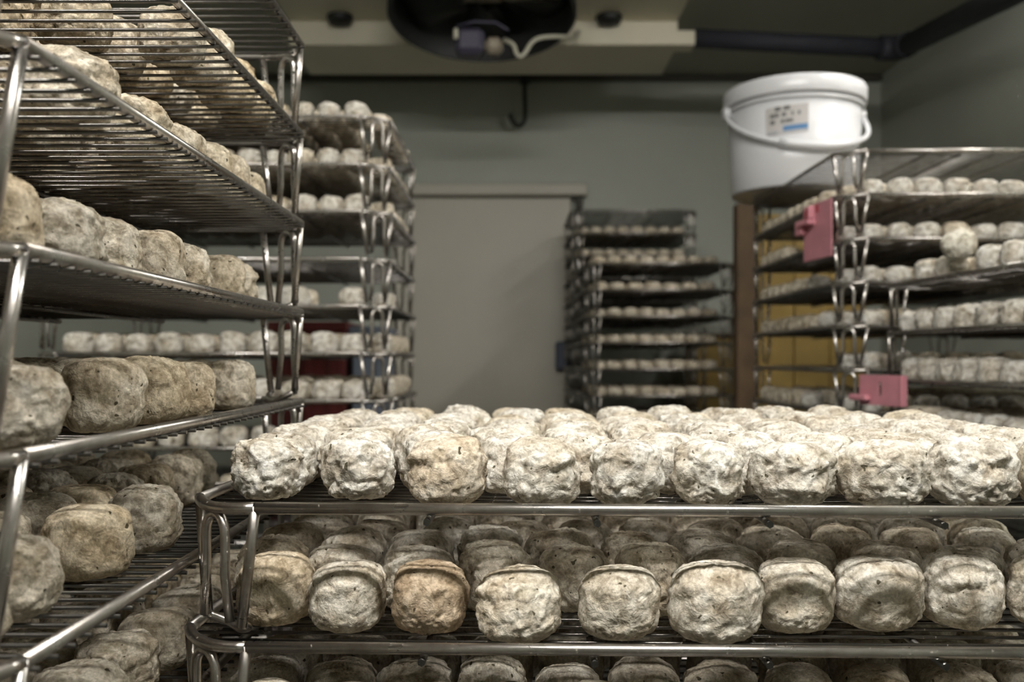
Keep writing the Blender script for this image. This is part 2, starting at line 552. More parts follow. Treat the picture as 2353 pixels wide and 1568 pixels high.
# ------------------------------------------------------------------ cheeses
def cheese_mesh(seed, R=0.034, Hh=0.054, nr=72, ns=120, rough=1.0):
    r = random.Random(seed)
    off = Vector((r.uniform(-50, 50), r.uniform(-50, 50), r.uniform(-50, 50)))
    er, ez = r.uniform(2.8, 3.7), r.uniform(2.6, 3.4)
    wob = [(r.uniform(0.0, 0.03), r.uniform(0, 6.28)) for _ in range(3)]
    tilt = (r.uniform(-0.05, 0.05), r.uniform(-0.05, 0.05))
    pits = [(r.uniform(0, 6.28), r.uniform(-0.55, 0.65), r.uniform(0.10, 0.30), r.uniform(0.0012, 0.0038)) for _ in range(9)]
    brow = (r.uniform(0, 6.28), r.uniform(0.1, 0.5))
    verts = []
    rings = []
    for i in range(nr + 1):
        ph = -math.pi / 2 + math.pi * i / nr
        cr, sz = math.cos(ph), math.sin(ph)
        rr = R * max(cr, 0.0) ** (2 / er)
        zz = Hh / 2 * math.copysign(abs(sz) ** (2 / ez), sz)
        if i in (0, nr):
            rings.append((0.0, zz, ph))
        else:
            rings.append((rr, zz, ph))
    for i, (rr, zz, ph) in enumerate(rings):
        cnt = 1 if i in (0, nr) else ns
        for k in range(cnt):
            th = 2 * math.pi * k / ns
            w = 1 + sum(a * math.cos((q + 2) * th + p) for q, (a, p) in enumerate(wob))
            p = Vector((rr * w * math.cos(th), rr * w * math.sin(th), zz))
            nv = Vector((p.x / R, p.y / R, 2.0 * zz / Hh * abs(2 * zz / Hh))).normalized() if rr > 1e-6 else Vector((0, 0, math.copysign(1, zz)))
            side = 1.0 - abs(zz / (Hh / 2)) ** 3
            topm = max(0.0, zz / (Hh / 2)) ** 3
            q = p + off
            big = noise.noise(q * 24)
            b1 = abs(noise.noise(q * 62 + Vector((3, 1, 7)) + Vector((0, 0, 0.5 * noise.noise(q * 40)))))
            b2 = abs(noise.noise(q * 135))
            b3 = noise.noise(q * 300)
            dsp = 0.0030 * big + rough * ((0.0060 * b1 - 0.0016) * (0.35 + 0.65 * side) + (0.0038 * b2 - 0.0009) * (0.4 + 0.6 * side) + 0.0008 * b3)
            # fine creases across the top
            cre = abs(noise.noise(Vector((q.x * 25, q.y * 130, q.z * 40))))
            dsp -= 0.0011 * topm * max(0.0, 1 - cre * 9)
            zn = zz / (Hh / 2)
            for (pa, pz, ps, pd) in pits:
                da = math.atan2(math.sin(th - pa), math.cos(th - pa))
                e = (da * da + (zn - pz) ** 2 * 0.6) / (ps * ps)
                if e < 6:
                    dsp -= rough * pd * math.exp(-e)
            # sagging brow: a lip with a hollow beneath
            da = math.atan2(math.sin(th - brow[0]), math.cos(th - brow[0]))
            bw = math.exp(-(da / 0.75) ** 2)
            zb = brow[1] + 0.12 * math.sin(3 * da)
            dsp += rough * bw * (0.0020 * math.exp(-((zn - zb - 0.18) / 0.14) ** 2) - 0.0026 * math.exp(-((zn - zb + 0.12) / 0.16) ** 2))
            p += nv * dsp
            p.z += (p.x * tilt[0] + p.y * tilt[1]) * (0.5 + zz / Hh)
            p.z = max(p.z, -Hh / 2 * 0.955)
            verts.append(p)
    lowz = min(v.z for v in verts)
    k = R / max(max(v.x for v in verts), -min(v.x for v in verts), max(v.y for v in verts), -min(v.y for v in verts))
    kz = Hh / (max(v.z for v in verts) - lowz)
    for v in verts:
        v.x, v.y, v.z = v.x * k, v.y * k, (v.z - lowz) * kz
    faces = []
    idx = lambda i, k: 0 if i == 0 else (1 + (nr - 1) * ns if i == nr else 1 + (i - 1) * ns + k % ns)
    for i in range(nr):
        for k in range(ns):
            if i == 0:
                faces.append((0, idx(1, k + 1), idx(1, k)))
            elif i == nr - 1:
                faces.append((idx(i, k), idx(i, k + 1), idx(nr, 0)))
            else:
                faces.append((idx(i, k), idx(i, k + 1), idx(i + 1, k + 1), idx(i + 1, k)))
    return verts, faces


def to_mesh(name, vf):
    me = bpy.data.meshes.new(name)
    me.from_pydata([tuple(v) for v in vf[0]], [], vf[1])
    me.polygons.foreach_set('use_smooth', [True] * len(vf[1]))
    me.materials.append(M['cheese'])
    me.update()
    return me


HI = [to_mesh('cheese', cheese_mesh(100 + i, rough=0.45 + 0.068 * i)) for i in range(12)]
MIDM = [to_mesh('cheese', cheese_mesh(300 + i, nr=28, ns=44, rough=0.9)) for i in range(6)]
LOW = [cheese_mesh(500 + i, nr=12, ns=18, rough=0.8) for i in range(6)]

CH = []   # (key, stack, level, label, group, loc, rz, scale xyz, tint, hi, tilt)


LV = {}   # cheese key -> (tray, pinned)


def cheese(key, label, group, loc, sc, tint, hi, tilt=(0, 0), rz=None, lev=None, pin=False):
    LV[key] = (lev, pin)
    CH.append((key, label, group, Vector(loc) + Vector((0, 0, 0.0005)), rz if rz is not None else rnd.uniform(0, 6.283), sc, tint, hi, tilt))


def place(level, lx, ly):
    cx, cy, z, a, W, D = level
    return Vector((cx + lx * math.cos(a) - ly * math.sin(a), cy + lx * math.sin(a) + ly * math.cos(a), z))


def tint(v=0.06, warm=0.0):
    k = 1 - rnd.random() * v * 2
    w = warm * rnd.uniform(0.5, 1.2)
    return (k, k * (1 - 0.22 * w), k * (1 - 0.55 * w))


def unit(d, v=0.05):
    """scale for a cheese of diameter d (mesh is 68 mm across, 54 mm high)"""
    return d / 0.068 * (1 + rnd.uniform(-v, v))


def tray_name(key, j):
    return 'top tray' if j == 0 else ORD[j] + ' tray'


# --- front stack: rows across the picture
FR0 = [(622, .826, .068), (825, .822, .069), (1028, .790, .071), (1247, .788, .069), (1438, .786, .068), (1628, .786, .068), (1823, .783, .071),
       (2030, .781, .074), (2235, .780, .072), (2432, .778, .07)]
FR1 = [(640, .812, .067), (795, .787, .067), (982, .780, .070), (1193, .762, .072), (1420, .766, .069), (1640, .760, .078), (1822, .786, .069),
       (2018, .800, .078), (2208, .805, .070), (2385, .795, .07)]
FRONT_LOOK = {(0, 0): 'pitted pale', (0, 2): 'brown-hollowed', (0, 6): 'dimpled grey-white', (0, 7): 'large grey', (1, 0): 'yellowish', (1, 2): 'smooth tan-brown', (1, 5): 'bright bumpy', (1, 7): 'lopsided grey'}
for j in range(3):
    lev = STACK['front'][j]
    first = FR0 if j == 0 else FR1
    pitch = 0.0705
    for rr in range(8):
        for c in range(11):
            if rr == 0 and j < 2:
                if c >= len(first):
                    continue
                px, d, dia = first[c]
                dd = d - 0.012
                p = Vector(((px - 1176.5) / F * dd, dd, lev[2]))
                rzv = None
            else:
                lx = -0.355 + 0.0705 * c + (0.02 * math.sin(rr * 2.1 + j) if j else 0.008 * math.sin(rr * 2.3)) + rnd.uniform(-.004, .004)
                ly = -0.249 + 0.0722 * rr + rnd.uniform(-.004, .004) + (0.012 if c < 2 and j == 0 else 0)
                if rr == 7 and (c == 0 or c == 10):
                    continue
                dia = rnd.uniform(.066, .071)
                lx = max(-0.350, min(0.350, lx))
                p = place(lev, lx, ly)
            look = FRONT_LOOK.get((j, c), 'mouldy white') if rr == 0 else 'mouldy white'
            row = 'nearest row' if rr == 0 else ORD1[rr] + ' row back'
            lab = '%s cheese, %s from the left, %s, %s of front stack' % (look, ORD1[c - (rr == 7)], row, tray_name('front', j))
            w = 0.0
            if j == 0:
                tt = tint(0.04, 0.15)
            else:
                tt = tint(0.06, 0.3)
            if (j, rr, c) == (0, 0, 2):
                tt = (0.96, 0.88, 0.78)
            if (j, rr, c) == (1, 0, 2):
                tt = (0.78, 0.64, 0.50)
            if (j, rr, c) == (1, 0, 0):
                tt = (0.92, 0.82, 0.68)
            s = unit(dia, 0.015)
            h = rnd.uniform(0.95, 1.06) * (1.06 if j else 1.0)
            cheese('f%d_%d_%d' % (j, rr, c), lab, 'cheeses in the %s of the front stack' % tray_name('', j), p, (s, s, h), tt, True, lev=lev, pin=rr == 0 and j < 2)

# --- tall left stack: rail-side column set by hand, inner columns regular
LEFT_COL = {
    0: [],
    1: [.90, .975, 1.06, 1.135],
    2: [.685, .81, .90, .985, 1.045, 1.11],
    3: [.575, .665, .725, .825, .90, 1.00, 1.085],
    4: [.595, .745, .835, .905, 1.065],
    5: [.545, .61, .735, .84],
    6: [.60, .70, .78, .86, .94, 1.03, 1.10],
}
for j in range(8):
    lev = STACK['left'][j]
    cols = 7
    for c in range(cols):
        if c == 0:
            ds = LEFT_COL.get(j, [.58, .66, .74, .82, .90, .98, 1.06, 1.13])
        elif j == 0:
            ds = [.56 + .078 * i for i in range(6)] if c > 1 else []
        else:
            ds = [.565 + .0745 * i for i in range(9)]
        seen = -1
        for i, d in enumerate(ds):
            if c and rnd.random() < 0.10:
                continue
            seen += 1
            x = -0.2687 - 0.056 - 0.074 * c + rnd.uniform(-.005, .005)
            if j == 5 and c == 0:
                x -= 0.006
            if c:
                d += rnd.uniform(-.007, .007)
            cn = 'rail-side column' if c == 0 else '%s column in' % ORD1[c]
            lab = 'mouldy tan cheese, %s from near end, %s, %s, left stack' % (ORD1[seen], cn, 'highest tray' if j == 0 else ORD[j] + ' highest tray')
            s = unit(rnd.uniform(.068, .074), 0.02)
            cheese('l%d_%d_%d' % (j, i, c), lab, 'cheeses in the tall left stack', (x, d, lev[2]), (s, s, rnd.uniform(1.0, 1.12)),
                   tint(0.16, 0.5), c == 0, lev=lev, pin=c == 0)

# --- stack left of the door
for j in range(9):
    lev = STACK['door'][j]
    if j == 3:
        continue
    dia = .062 if j < 3 else .071
    hs = 0.84 if j < 3 else 0.98
    n = int(0.74 / dia)
    for rr in range(8 if j < 7 else 1):
        for i in range(int(0.56 / dia) if rr == 2 else n):
            if rr > 2:
                lx, ly = 0.365 - dia * 0.5 - dia * 1.02 * (i + 1), -0.262 + (rr - 1) * dia * 1.05
                if ly > 0.26 or lx < -0.36 or j == 4:
                    continue
            elif rr < 2:
                lx, ly = 0.365 - dia * 0.5 - dia * 1.0 * i, -0.262 + rr * dia * 1.05
            else:
                lx, ly = 0.362, -0.262 + (i + 1.4) * dia * 1.03
                if ly > 0.25:
                    continue
            if j == 4 and ((rr == 0 and i in (1,)) or (rr == 1 and i < 2) or (rr == 2 and i != 1)):
                continue
            if rr == 0 and i == 0:
                lx -= 0.012
            p = place(lev, lx + rnd.uniform(-.003, .003), ly + rnd.uniform(-.003, .003))
            s = unit(dia * 0.98, 0.03)
            if rr != 2:
                lab = 'whitish cheese, %s from right, %s, %s of stack left of door' % (ORD1[i], 'front row' if rr == 0 else 'second row', tray_name('', j))
            else:
                lab = 'whitish cheese, %s along right side, %s of stack left of door' % (ORD1[i], tray_name('', j))
            cheese('d%d_%d_%d' % (j, rr, i), lab, 'cheeses in the stack left of the door', p, (s, s, hs * rnd.uniform(.93, 1.07)), tint(0.04, 0.12), False, lev=lev)

# --- stack under the bucket
for j in range(1, 7):
    lev = STACK['bucket'][j]
    dia = .064
    for rr in range(2 if j == 5 else 11):
        for i in range(9):
            lx = -0.31 + 0.045 + dia * 1.02 * (i + (0.6 if rr == 0 else 0.3))
            ly = -0.36 + rr * dia * 1.05
            if lx > 0.29 or (rr > 1 and i == 0):
                continue
            if rr == 0 and i == 0:
                ly += 0.03
            p = place(lev, lx, ly)
            s = unit(dia, 0.03)
            lab = 'speckled white cheese, %s from left, %s, %s of stack under bucket' % (ORD1[i], 'front row' if rr == 0 else 'second row', tray_name('', j))
            cheese('b%d_%d_%d' % (j, rr, i), lab, 'cheeses in the stack under the bucket', p, (s, s, .84 * rnd.uniform(.93, 1.07)), tint(0.04, 0.05), False, lev=lev)
    lim = {1: (0, 9), 2: (5, 9), 3: (1, 9), 4: (0, 9), 5: (99, 99), 6: (2, 9)}[j]
    for i in range(9):
        if not lim[0] <= i < lim[1]:
            continue
        p = place(lev, -0.31 + 0.043, -0.20 + dia * 1.03 * i)
        s = unit(dia, 0.03)
        lab = 'speckled white cheese, %s along left side, %s of stack under bucket' % (ORD1[i], tray_name('', j))
        cheese('b%d_s_%d' % (j, i), lab, 'cheeses in the stack under the bucket', p, (s, s, .84 * rnd.uniform(.93, 1.07)), tint(0.04, 0.05), False, lev=lev)

# --- stack at the right edge: left side faces the aisle
for j in range(4):
    lev = STACK['edge'][j]
    dia = .071
    for rr in range(5):
        seen = -1
        for i in range(8):
            ly = 0.238 - dia * 1.01 * i
            if ly < -0.25 or (rr == 0 and j == 0 and i in (0, 3)):
                continue
            seen += 1
            p = place(lev, -0.28 + 0.045 + rr * dia * 1.02, ly + rnd.uniform(-.003, .003))
            s = unit(dia, 0.02)
            lab = 'speckled white cheese, %s from far end, %s, %s of right edge stack' % (ORD1[seen], 'aisle side' if rr == 0 else 'second column', tray_name('', j))
            cheese('e%d_%d_%d' % (j, rr, i), lab, 'cheeses in the stack at the right edge', p, (s, s, .95 * rnd.uniform(.95, 1.06)), tint(0.04, 0.08), False, lev=lev)
lev = STACK['edge'][0]
p = at(2200, 606, 1.78)
cheese('e_tilt', 'tilted cheese lying across the others on the right edge stack', 'cheeses in the stack at the right edge',
       (p.x + 0.012, p.y, lev[2] + 0.042), (1.0, 1.0, .95), (1, .99, .93), False, tilt=(0.1, -0.62), rz=0.4)

# --- stacks right of the door
for key, k2, name, js in (('near', 'n', 'nearer stack right of door', range(0, 7)), ('far', 'r', 'farther stack right of door', range(1, 4))):
    for j in js:
        lev = STACK[key][j]
        dia = .064 if j != 1 or key == 'far' else .072
        for rr in range(7):
            for i in range(int(.55 / dia)):
                p = place(lev, -0.262 + dia * 1.02 * (i + 0.25), -0.245 + rr * dia * 1.05)
                s = unit(dia, 0.04)
                lab = 'small pale cheese, %s from left, %s, %s of %s' % (ORD1[i], 'front row' if rr == 0 else 'second row', tray_name('', j), name)
                cheese('%s%d_%d_%d' % (k2, j, rr, i), lab, 'cheeses in the ' + name, p, (s, s, .72 * rnd.uniform(.9, 1.1)), tint(0.05, 0.15), False, lev=lev)

# settle the cheeses of each tray so that none overlap and all stay inside the rails
def settle():
    trays = {}
    for i, c in enumerate(CH):
        if LV[c[0]][0]:
            trays.setdefault(LV[c[0]][0], []).append(i)
    for (cx, cy, z, a, W, D), ids in trays.items():
        ca, sa = math.cos(a), math.sin(a)
        X = np.array([[(CH[i][3].x - cx) * ca + (CH[i][3].y - cy) * sa, -(CH[i][3].x - cx) * sa + (CH[i][3].y - cy) * ca] for i in ids])
        Rr = np.array([0.0338 * CH[i][5][0] for i in ids])
        free = np.array([0.12 if LV[CH[i][0]][1] else 1.0 for i in ids])
        nv = np.array([CY, CX]) / math.hypot(CX, CY)
        lim = nv[0] * W / 2 + nv[1] * (D / 2 - CY)
        for it in range(160):
            dv = X[:, None, :] - X[None, :, :]
            ds = np.hypot(dv[..., 0], dv[..., 1]) + np.eye(len(ids)) * 9
            ov = np.maximum(0, Rr[:, None] + Rr[None, :] + 0.0004 - ds)
            sh = free[:, None] / (free[:, None] + free[None, :])
            X += ((dv / ds[..., None]) * (ov * sh)[..., None]).sum(axis=1) * 0.7
            mx, my = W / 2 - R_RAIL - 0.001 - Rr, D / 2 - R_RAIL - 0.001 - Rr
            X[:, 0] = np.clip(X[:, 0], -mx, mx)
            X[:, 1] = np.clip(X[:, 1], -my, my)
            ex = np.maximum(0, np.abs(X) @ nv - (lim - Rr - 0.010))
            X -= np.sign(X) * nv * ex[:, None]
        for i, q in zip(ids, X):
            CH[i][3].x = cx + q[0] * ca - q[1] * sa
            CH[i][3].y = cy + q[0] * sa + q[1] * ca


settle()

# which cheeses are things of their own: the 300 that show largest
SHOWN = set('''
f1_0_5 f1_0_7 f0_0_8 f1_0_8 l4_1_0 f1_0_2 l5_2_0 f0_0_2 f1_0_3 f0_0_7 f1_0_6 f1_0_4 f0_0_6 f1_0_1 f0_0_5 f0_0_4 f0_0_3 l4_0_0 f0_0_1 f0_0_0 l5_1_0
f1_0_0 l5_3_0 l2_0_0 l3_1_0 l6_2_0 l4_2_0 l3_0_0 f1_1_4 l6_3_0 f1_1_3 f1_1_5 l1_4_1 l4_4_0 l1_0_0 l3_3_0 l6_1_0 f2_1_3 l4_3_0 l5_7_1 l3_2_0 f1_1_1
l5_3_1 f2_1_1 f1_2_8 f1_2_7 f1_1_7 f1_2_1 f2_1_5 f1_1_2 f2_1_0 f2_1_2 f2_1_8 l2_1_0 l6_4_0 f2_1_6 f1_1_6 f1_2_10 f0_1_3 f1_2_4 f1_2_2 l3_4_0 f1_2_6
l3_5_0 f1_2_9 f1_1_8 f2_1_9 f2_1_4 f1_2_0 f1_1_0 f1_2_3 l1_1_0 e_tilt f2_1_7 f1_3_5 l5_4_1 f1_2_5 f0_1_6 l5_5_2 f0_1_5 f0_1_7 f1_3_3 f1_0_9 f0_2_0
l6_3_1 l5_6_1 f1_3_4 l1_5_1 f1_3_9 l5_5_1 e2_0_5 f0_1_2 f1_3_6 f2_2_9 f0_1_0 l5_8_1 f1_3_0 f0_1_8 f2_2_7 e1_0_5 f1_3_10 f1_3_1 l1_4_2 f2_2_1 l6_4_1
f1_3_2 f2_2_8 d5_0_8 f2_2_2 l2_2_0 d5_0_7 l1_6_1 f0_1_4 l1_2_0 f0_2_5 d5_0_1 f2_2_4 f0_1_1 d5_0_6 f1_3_8 e1_0_4 d5_0_4 e2_0_3 f2_2_0 l6_5_0 d5_0_9
l6_5_1 l5_7_2 e0_0_5 e2_0_4 f0_4_8 f1_1_9 d7_0_4 f2_2_5 d6_0_1 f2_3_10 f0_3_9 f0_2_2 l2_3_0 l5_6_2 e0_0_4 d5_0_5 f0_2_8 f2_1_10 f0_5_4 l5_8_2 f1_4_1
f1_1_10 d5_0_0 d7_0_5 e1_0_3 d6_0_0 l2_4_0 l3_6_0 f2_2_10 d4_0_0 f0_3_4 b6_0_5 f2_2_6 f0_2_3 b3_0_1 l1_3_0 f0_2_4 f0_2_10 f0_6_3 b2_0_2 e1_0_2 e2_0_2
f0_3_7 f0_2_7 f1_4_6 f2_3_8 b2_0_1 e2_0_1 f1_3_7 e0_0_3 f0_7_6 f0_2_6 b6_0_4 b2_0_5 d4_0_2 f0_3_6 f2_3_9 d5_0_3 f0_7_5 e1_0_0 f0_2_9 l4_3_1 d6_0_2
d0_0_0 f1_4_5 b4_0_0 f2_3_4 e0_0_2 d6_2_0 f0_3_0 f1_4_3 d2_0_1 b5_0_0 b6_s_2 f1_4_4 l6_6_1 f2_3_0 l2_3_1 b1_0_3 e1_0_1 e2_0_0 f0_3_10 e0_0_1 f0_4_1
f0_5_10 d0_0_1 f0_7_9 f0_1_9 f0_5_9 f0_3_1 f0_6_2 e3_0_5 f1_4_2 b1_0_4 b3_0_0 b6_0_2 f0_5_7 d7_0_6 d6_0_3 b1_0_5 b2_0_0 b6_0_3 f0_5_1 d1_0_1 b1_0_1
b1_0_2 d4_2_1 d5_2_0 f0_5_6 f0_4_9 d1_0_0 f2_3_7 f0_5_5 d5_0_2 f0_4_3 f0_3_2 d2_0_2 l1_8_1 f0_7_8 f0_4_6 f2_3_5 f0_3_3 d0_0_2 l5_2_1 e3_0_4 l1_7_1
b5_1_0 f0_6_7 f0_4_0 f0_4_2 b4_1_0 f0_5_8 f2_2_3 b1_0_0 e3_0_3 f0_2_1 l7_6_0 f2_3_1 d1_0_4 d2_0_0 f2_3_2 b2_0_4 f0_7_7 f0_4_7 d1_0_3 b3_1_0 b3_s_1
f0_5_2 f0_4_10 l6_2_1 l2_2_1 b4_s_0 d7_0_3 f1_4_7 f1_4_8 l6_7_1 f0_5_0 f0_3_5 f2_3_3 f1_4_9 f0_6_0 b6_1_0 l4_5_2 f0_7_2 f0_3_8 f0_4_5 b5_0_1 d4_0_3
b6_0_0 l5_6_3 l2_5_0 b2_1_0 e3_0_2 f0_6_8
'''.split())
sv, sf = [], []
for i, (key, lab, grp, loc, rz, sc, tt, hi, tl) in enumerate(CH):
    if SHOWN is not None and key not in SHOWN:
        vs, fs = LOW[i % 6]
        b = len(sv)
        c, s = math.cos(rz), math.sin(rz)
        sv += [(loc.x + (v.x * c - v.y * s) * sc[0], loc.y + (v.x * s + v.y * c) * sc[1], loc.z + v.z * sc[2]) for v in vs]
        sf += [tuple(b + q for q in f) for f in fs]
        continue
    near = loc.y < 1.45
    o = obj('cheese', (HI if near else MIDM)[(rnd.randrange(5, 12) if key[:2] == 'f0' else rnd.randrange(0, 8)) if near else rnd.randrange(6)], None, loc)
    o.scale = sc
    o.rotation_euler = (tl[0], tl[1], rz)
    o.color = (*tt, 1)
    tag(o, lab, 'cheese', grp)
if sv:
    me = bpy.data.meshes.new('cheeses')
    me.from_pydata(sv, [], sf)
    me.polygons.foreach_set('use_smooth', [True] * len(sf))
    me.materials.append(M['cheese'])
    o = obj('cheeses', me, kind='stuff')
    o['label'] = 'whitish cheeses filling the inner and farther rows of all the stacked trays'
    o['category'] = 'cheese'
    o.color = (0.92, 0.85, 0.74, 1)

# ------------------------------------------------------------------ white bucket
bz = STACK['bucket'][0][2] - SEAT + R_RAIL + 0.0005
bd = 2.755
bk = thing('bucket', 'white plastic bucket with lid and handle on the right-hand wire trays', 'bucket', (at(1824, 0, bd).x, bd, bz), math.radians(0))
RB, RT, HB = 0.180, 0.190, 0.262
prof = [(0.0, 0.004), (RB - 0.012, 0.004), (RB - 0.004, 0.0), (RB, 0.006), (RT, HB), (RT - 0.004, HB), (RB - 0.006, 0.01), (0.0, 0.01)]
MB().lathe(prof, 72).build('body', 'bucket', bk)
LZ = HB - 0.006
prof = [(RT - 0.002, LZ), (RT + 0.011, LZ), (RT + 0.013, LZ + 0.004), (RT + 0.014, LZ + 0.040), (RT + 0.010, LZ + 0.047), (RT - 0.006, LZ + 0.049), (RT - 0.012, LZ + 0.043), (0.0, LZ + 0.043)]
MB().lathe(prof, 72).build('lid', 'bucket', bk)
MB().lathe([(RT - 0.004, LZ - 0.016), (RT + 0.006, LZ - 0.016), (RT + 0.006, LZ - 0.008), (RT - 0.004, LZ - 0.008)], 72).build('rim_ridge', 'bucket', bk)
va = math.atan2(-bd, -bk.location.x)        # towards the camera
fwd = Vector((math.cos(va), math.sin(va), 0))
rgt = Vector((-fwd.y, fwd.x, 0))            # to the picture's right when seen from the camera
hf = Matrix.Rotation(math.radians(20), 3, 'Z') @ fwd   # the handle hangs a little turned
hr = Vector((-hf.y, hf.x, 0))
for s in (-1, 1):
    c = hr * s * (RT + 0.010) + Vector((0, 0, LZ - 0.016))
    e = MB()
    e.tube([c - hr * s * 0.016, c + hr * s * 0.012], 0.017, 14)
    e.build('handle_ear', 'bucket', bk)
hp = []
for k in range(25):
    a = math.pi * k / 24
    hp.append(hr * -math.cos(a) * (RT + 0.016) + hf * math.sin(a) * (RT + 0.012) + Vector((0, 0, LZ - 0.016 - 0.138 * max(0.0, math.sin(a)) ** 0.8)))
MB().tube(hp, 0.0075, 8).build('handle', 'bucket', bk)
MB().tube([p + hf * 0.001 for p in hp[8:17]], 0.0115, 10).build('handle_grip', 'bucket', bk)


def on_bucket(u0, u1, z0, z1, lift, skew=0.06):
    """curved patch on the bucket wall; u along the wall to the right in metres"""
    vs, fs, n = [], [], 8
    for q in range(n + 1):
        u = u0 + (u1 - u0) * q / n
        for z in (z0 + skew * u, z1 + skew * u):
            r = RB + (RT - RB) * z / HB + lift
            a = u / RT
            d = fwd * math.cos(a) + rgt * math.sin(a)
            vs.append(d * r + Vector((0, 0, z)))
    for q in range(n):
        fs.append((q * 2, q * 2 + 2, q * 2 + 3, q * 2 + 1))
    return MB().add(vs, fs, True)


u = lambda px: (px - 1824) * 2.57 / F
zz_ = lambda py: ZC - (py - HZ) / F * 2.57 - bz
lab_o = on_bucket(u(1759), u(1857), zz_(304), zz_(238), 0.0012).build('paper_label', 'label', bk)
lab_o['label'] = 'grey paper label with dark lines of print and a blue bar'
for (a, b, c, d) in ((1781, 1795, 249, 239), (1801, 1816, 249, 239), (1770, 1781, 263, 254), (1782, 1790, 263, 254), (1797, 1807, 263, 254), (1819, 1824, 263, 254), (1833, 1839, 263, 254), (1770, 1781, 278, 269), (1795, 1803, 278, 270), (1805, 1823, 278, 270)):
    on_bucket(u(a), u(b), zz_(c), zz_(d), 0.0018).build('print_line', 'ink', lab_o)
on_bucket(u(1762), u(1788), zz_(302), zz_(294), 0.0018).build('print_line', 'ink_grey', lab_o)
on_bucket(u(1800), u(1856), zz_(297), zz_(285), 0.0018).build('blue_bar', 'blue', lab_o)

# ------------------------------------------------------------------ pink tags clipped to the trays
def pink_tag(label, origin, rz, w, h, slot, scale=1.0, flip=1):
    t = thing('plastic_tag', label, 'tag', origin, rz, 'pink plastic tags')
    th = 0.003
    pl = MB()
    if slot:
        s0, s1, sz0, sz1 = slot
        pl.box((0, 0, 0), (w, th, sz0)).box((0, 0, sz1), (w, th, h)).box((0, 0, sz0), (s0, th, sz1)).box((s1, 0, sz0), (w, th, sz1))
    else:
        pl.bbox((0, 0, 0), (w, th, h), 0.001)
    pl.build('plate', 'pink', t)
    return t


g = STACK['bucket']
# upper tag hangs on the left side rail of the second tray
zt = ZC - (447 - HZ) / F * 2.2
t = pink_tag('pink plastic tag hanging on the tray posts below the white bucket', (0.742, 2.165, ZC - (592 - HZ) / F * 2.2), math.radians(97), 0.15, 0.135, None)
MB().bbox((0.085, 0.001, 0.085), (0.145, 0.022, 0.098), 0.002).build('clip_shelf', 'pink', t)
MB().bbox((0.135, 0.001, 0.066), (0.172, 0.016, 0.102), 0.002).build('clip_hook', 'pink', t)
MB().bbox((0.088, 0.001, 0.099), (0.096, 0.018, 0.130), 0.002).build('clip_rib', 'pink', t)
MB().bbox((0.102, 0.0025, 0.102), (0.140, 0.0045, 0.128), 0.001).build('clip_recess_shade', 'recess_shade', t)  # dark red plates paint the shaded recesses of the pink clip
MB().bbox((0.066, 0.0025, 0.112), (0.082, 0.0045, 0.130), 0.001).build('clip_recess_shade', 'recess_shade', t)
# lower tag on the right edge stack
q0, q1 = at(1975, 930, 2.03), at(2076, 930, 1.90)
rzt = math.atan2(q1.y - q0.y, q1.x - q0.x)
w = (q1 - q0).length
t = pink_tag('pink plastic tag with a slot on the right edge stack', (q0.x, q0.y, ZC - (932 - HZ) / F * 1.97), rzt, w, 0.064, (w * 0.44, w * 0.51, 0.020, 0.048))
MB().bbox((-0.018, -0.016, 0.008), (w * 0.28, 0.0, 0.022), 0.003).build('clip_shelf', 'pink', t)
MB().bbox((w * 0.95, -0.004, 0.0), (w * 0.985, 0.012, 0.064), 0.001).build('edge_flange', 'pink', t)

# ------------------------------------------------------------------ cooling unit under the ceiling
UD = 4.15
uz1, uz0 = ZC - (50 - HZ) / F * UD, ZC - (103 - HZ) / F * UD
ux0, ux1 = -0.99, at(1558, 0, UD).x
UB = UD * (HZ - 103) / (HZ - 172)
un = thing('cooling_unit', 'cream ceiling cooling unit with a large black fan', 'cooling unit', (0, 0, 0))
MB().bbox((ux0, UD - 1.15, uz1 + 0.006), (ux1, UB, ZCEIL - 0.001), 0.004).build('housing', 'unit', un)
MB().bbox((ux0, UD, uz0), (ux1, UB, uz1 + 0.005), 0.004).build('drip_tray', 'unit', un)
MB().bbox((ux1 - 0.01, UD + 0.001, uz0), (at(1598, 0, UD).x, UD + 0.10, uz0 + 0.066), 0.004).build('drain_spout', 'unit', un)
for px in (781, 1400):
    c = at(px, 52, UD - 0.05)
    prof = [(0.0, 0.05), (0.052, 0.05), (0.058, 0.03), (0.045, 0.004), (0.0, 0.0)]
    MB().lathe([(r, z - 0.02) for r, z in prof], 20).build('mounting_knob', 'black', un, loc=(c.x, c.y, uz1 - 0.012))
fc = at(1108, 40, 3.75)
fr_ = 217 / F * 3.75
frot = Matrix.Translation(fc) @ Matrix.Rotation(math.radians(-10), 4, 'X')
fan = MB().lathe([(fr_ - 0.012, 0.0), (fr_, 0.004), (fr_, 0.03), (fr_ - 0.01, 0.10), (fr_ - 0.02, 0.17), (0.0, 0.17), (0.0, 0.165), (fr_ - 0.03, 0.165), (fr_ - 0.022, 0.02), (fr_ - 0.012, 0.0)], 64).build('fan_shroud', 'black', un)
fan.matrix_world = frot
bl = MB()
pts = []
for i in range(7):
    for k in range(4):
        r = 0.08 + (fr_ - 0.12) * i / 6
        a = (k / 3 - 0.5) * 0.7
        pts.append((r * math.cos(a), r * math.sin(a), 0.09 + 0.05 * (k / 3 - 0.5)))
bl.add(pts, [(i * 4 + k, (i + 1) * 4 + k, (i + 1) * 4 + k + 1, i * 4 + k + 1) for i in range(6) for k in range(3)], True)
blm = bl.mesh('fan_blade', 'black')
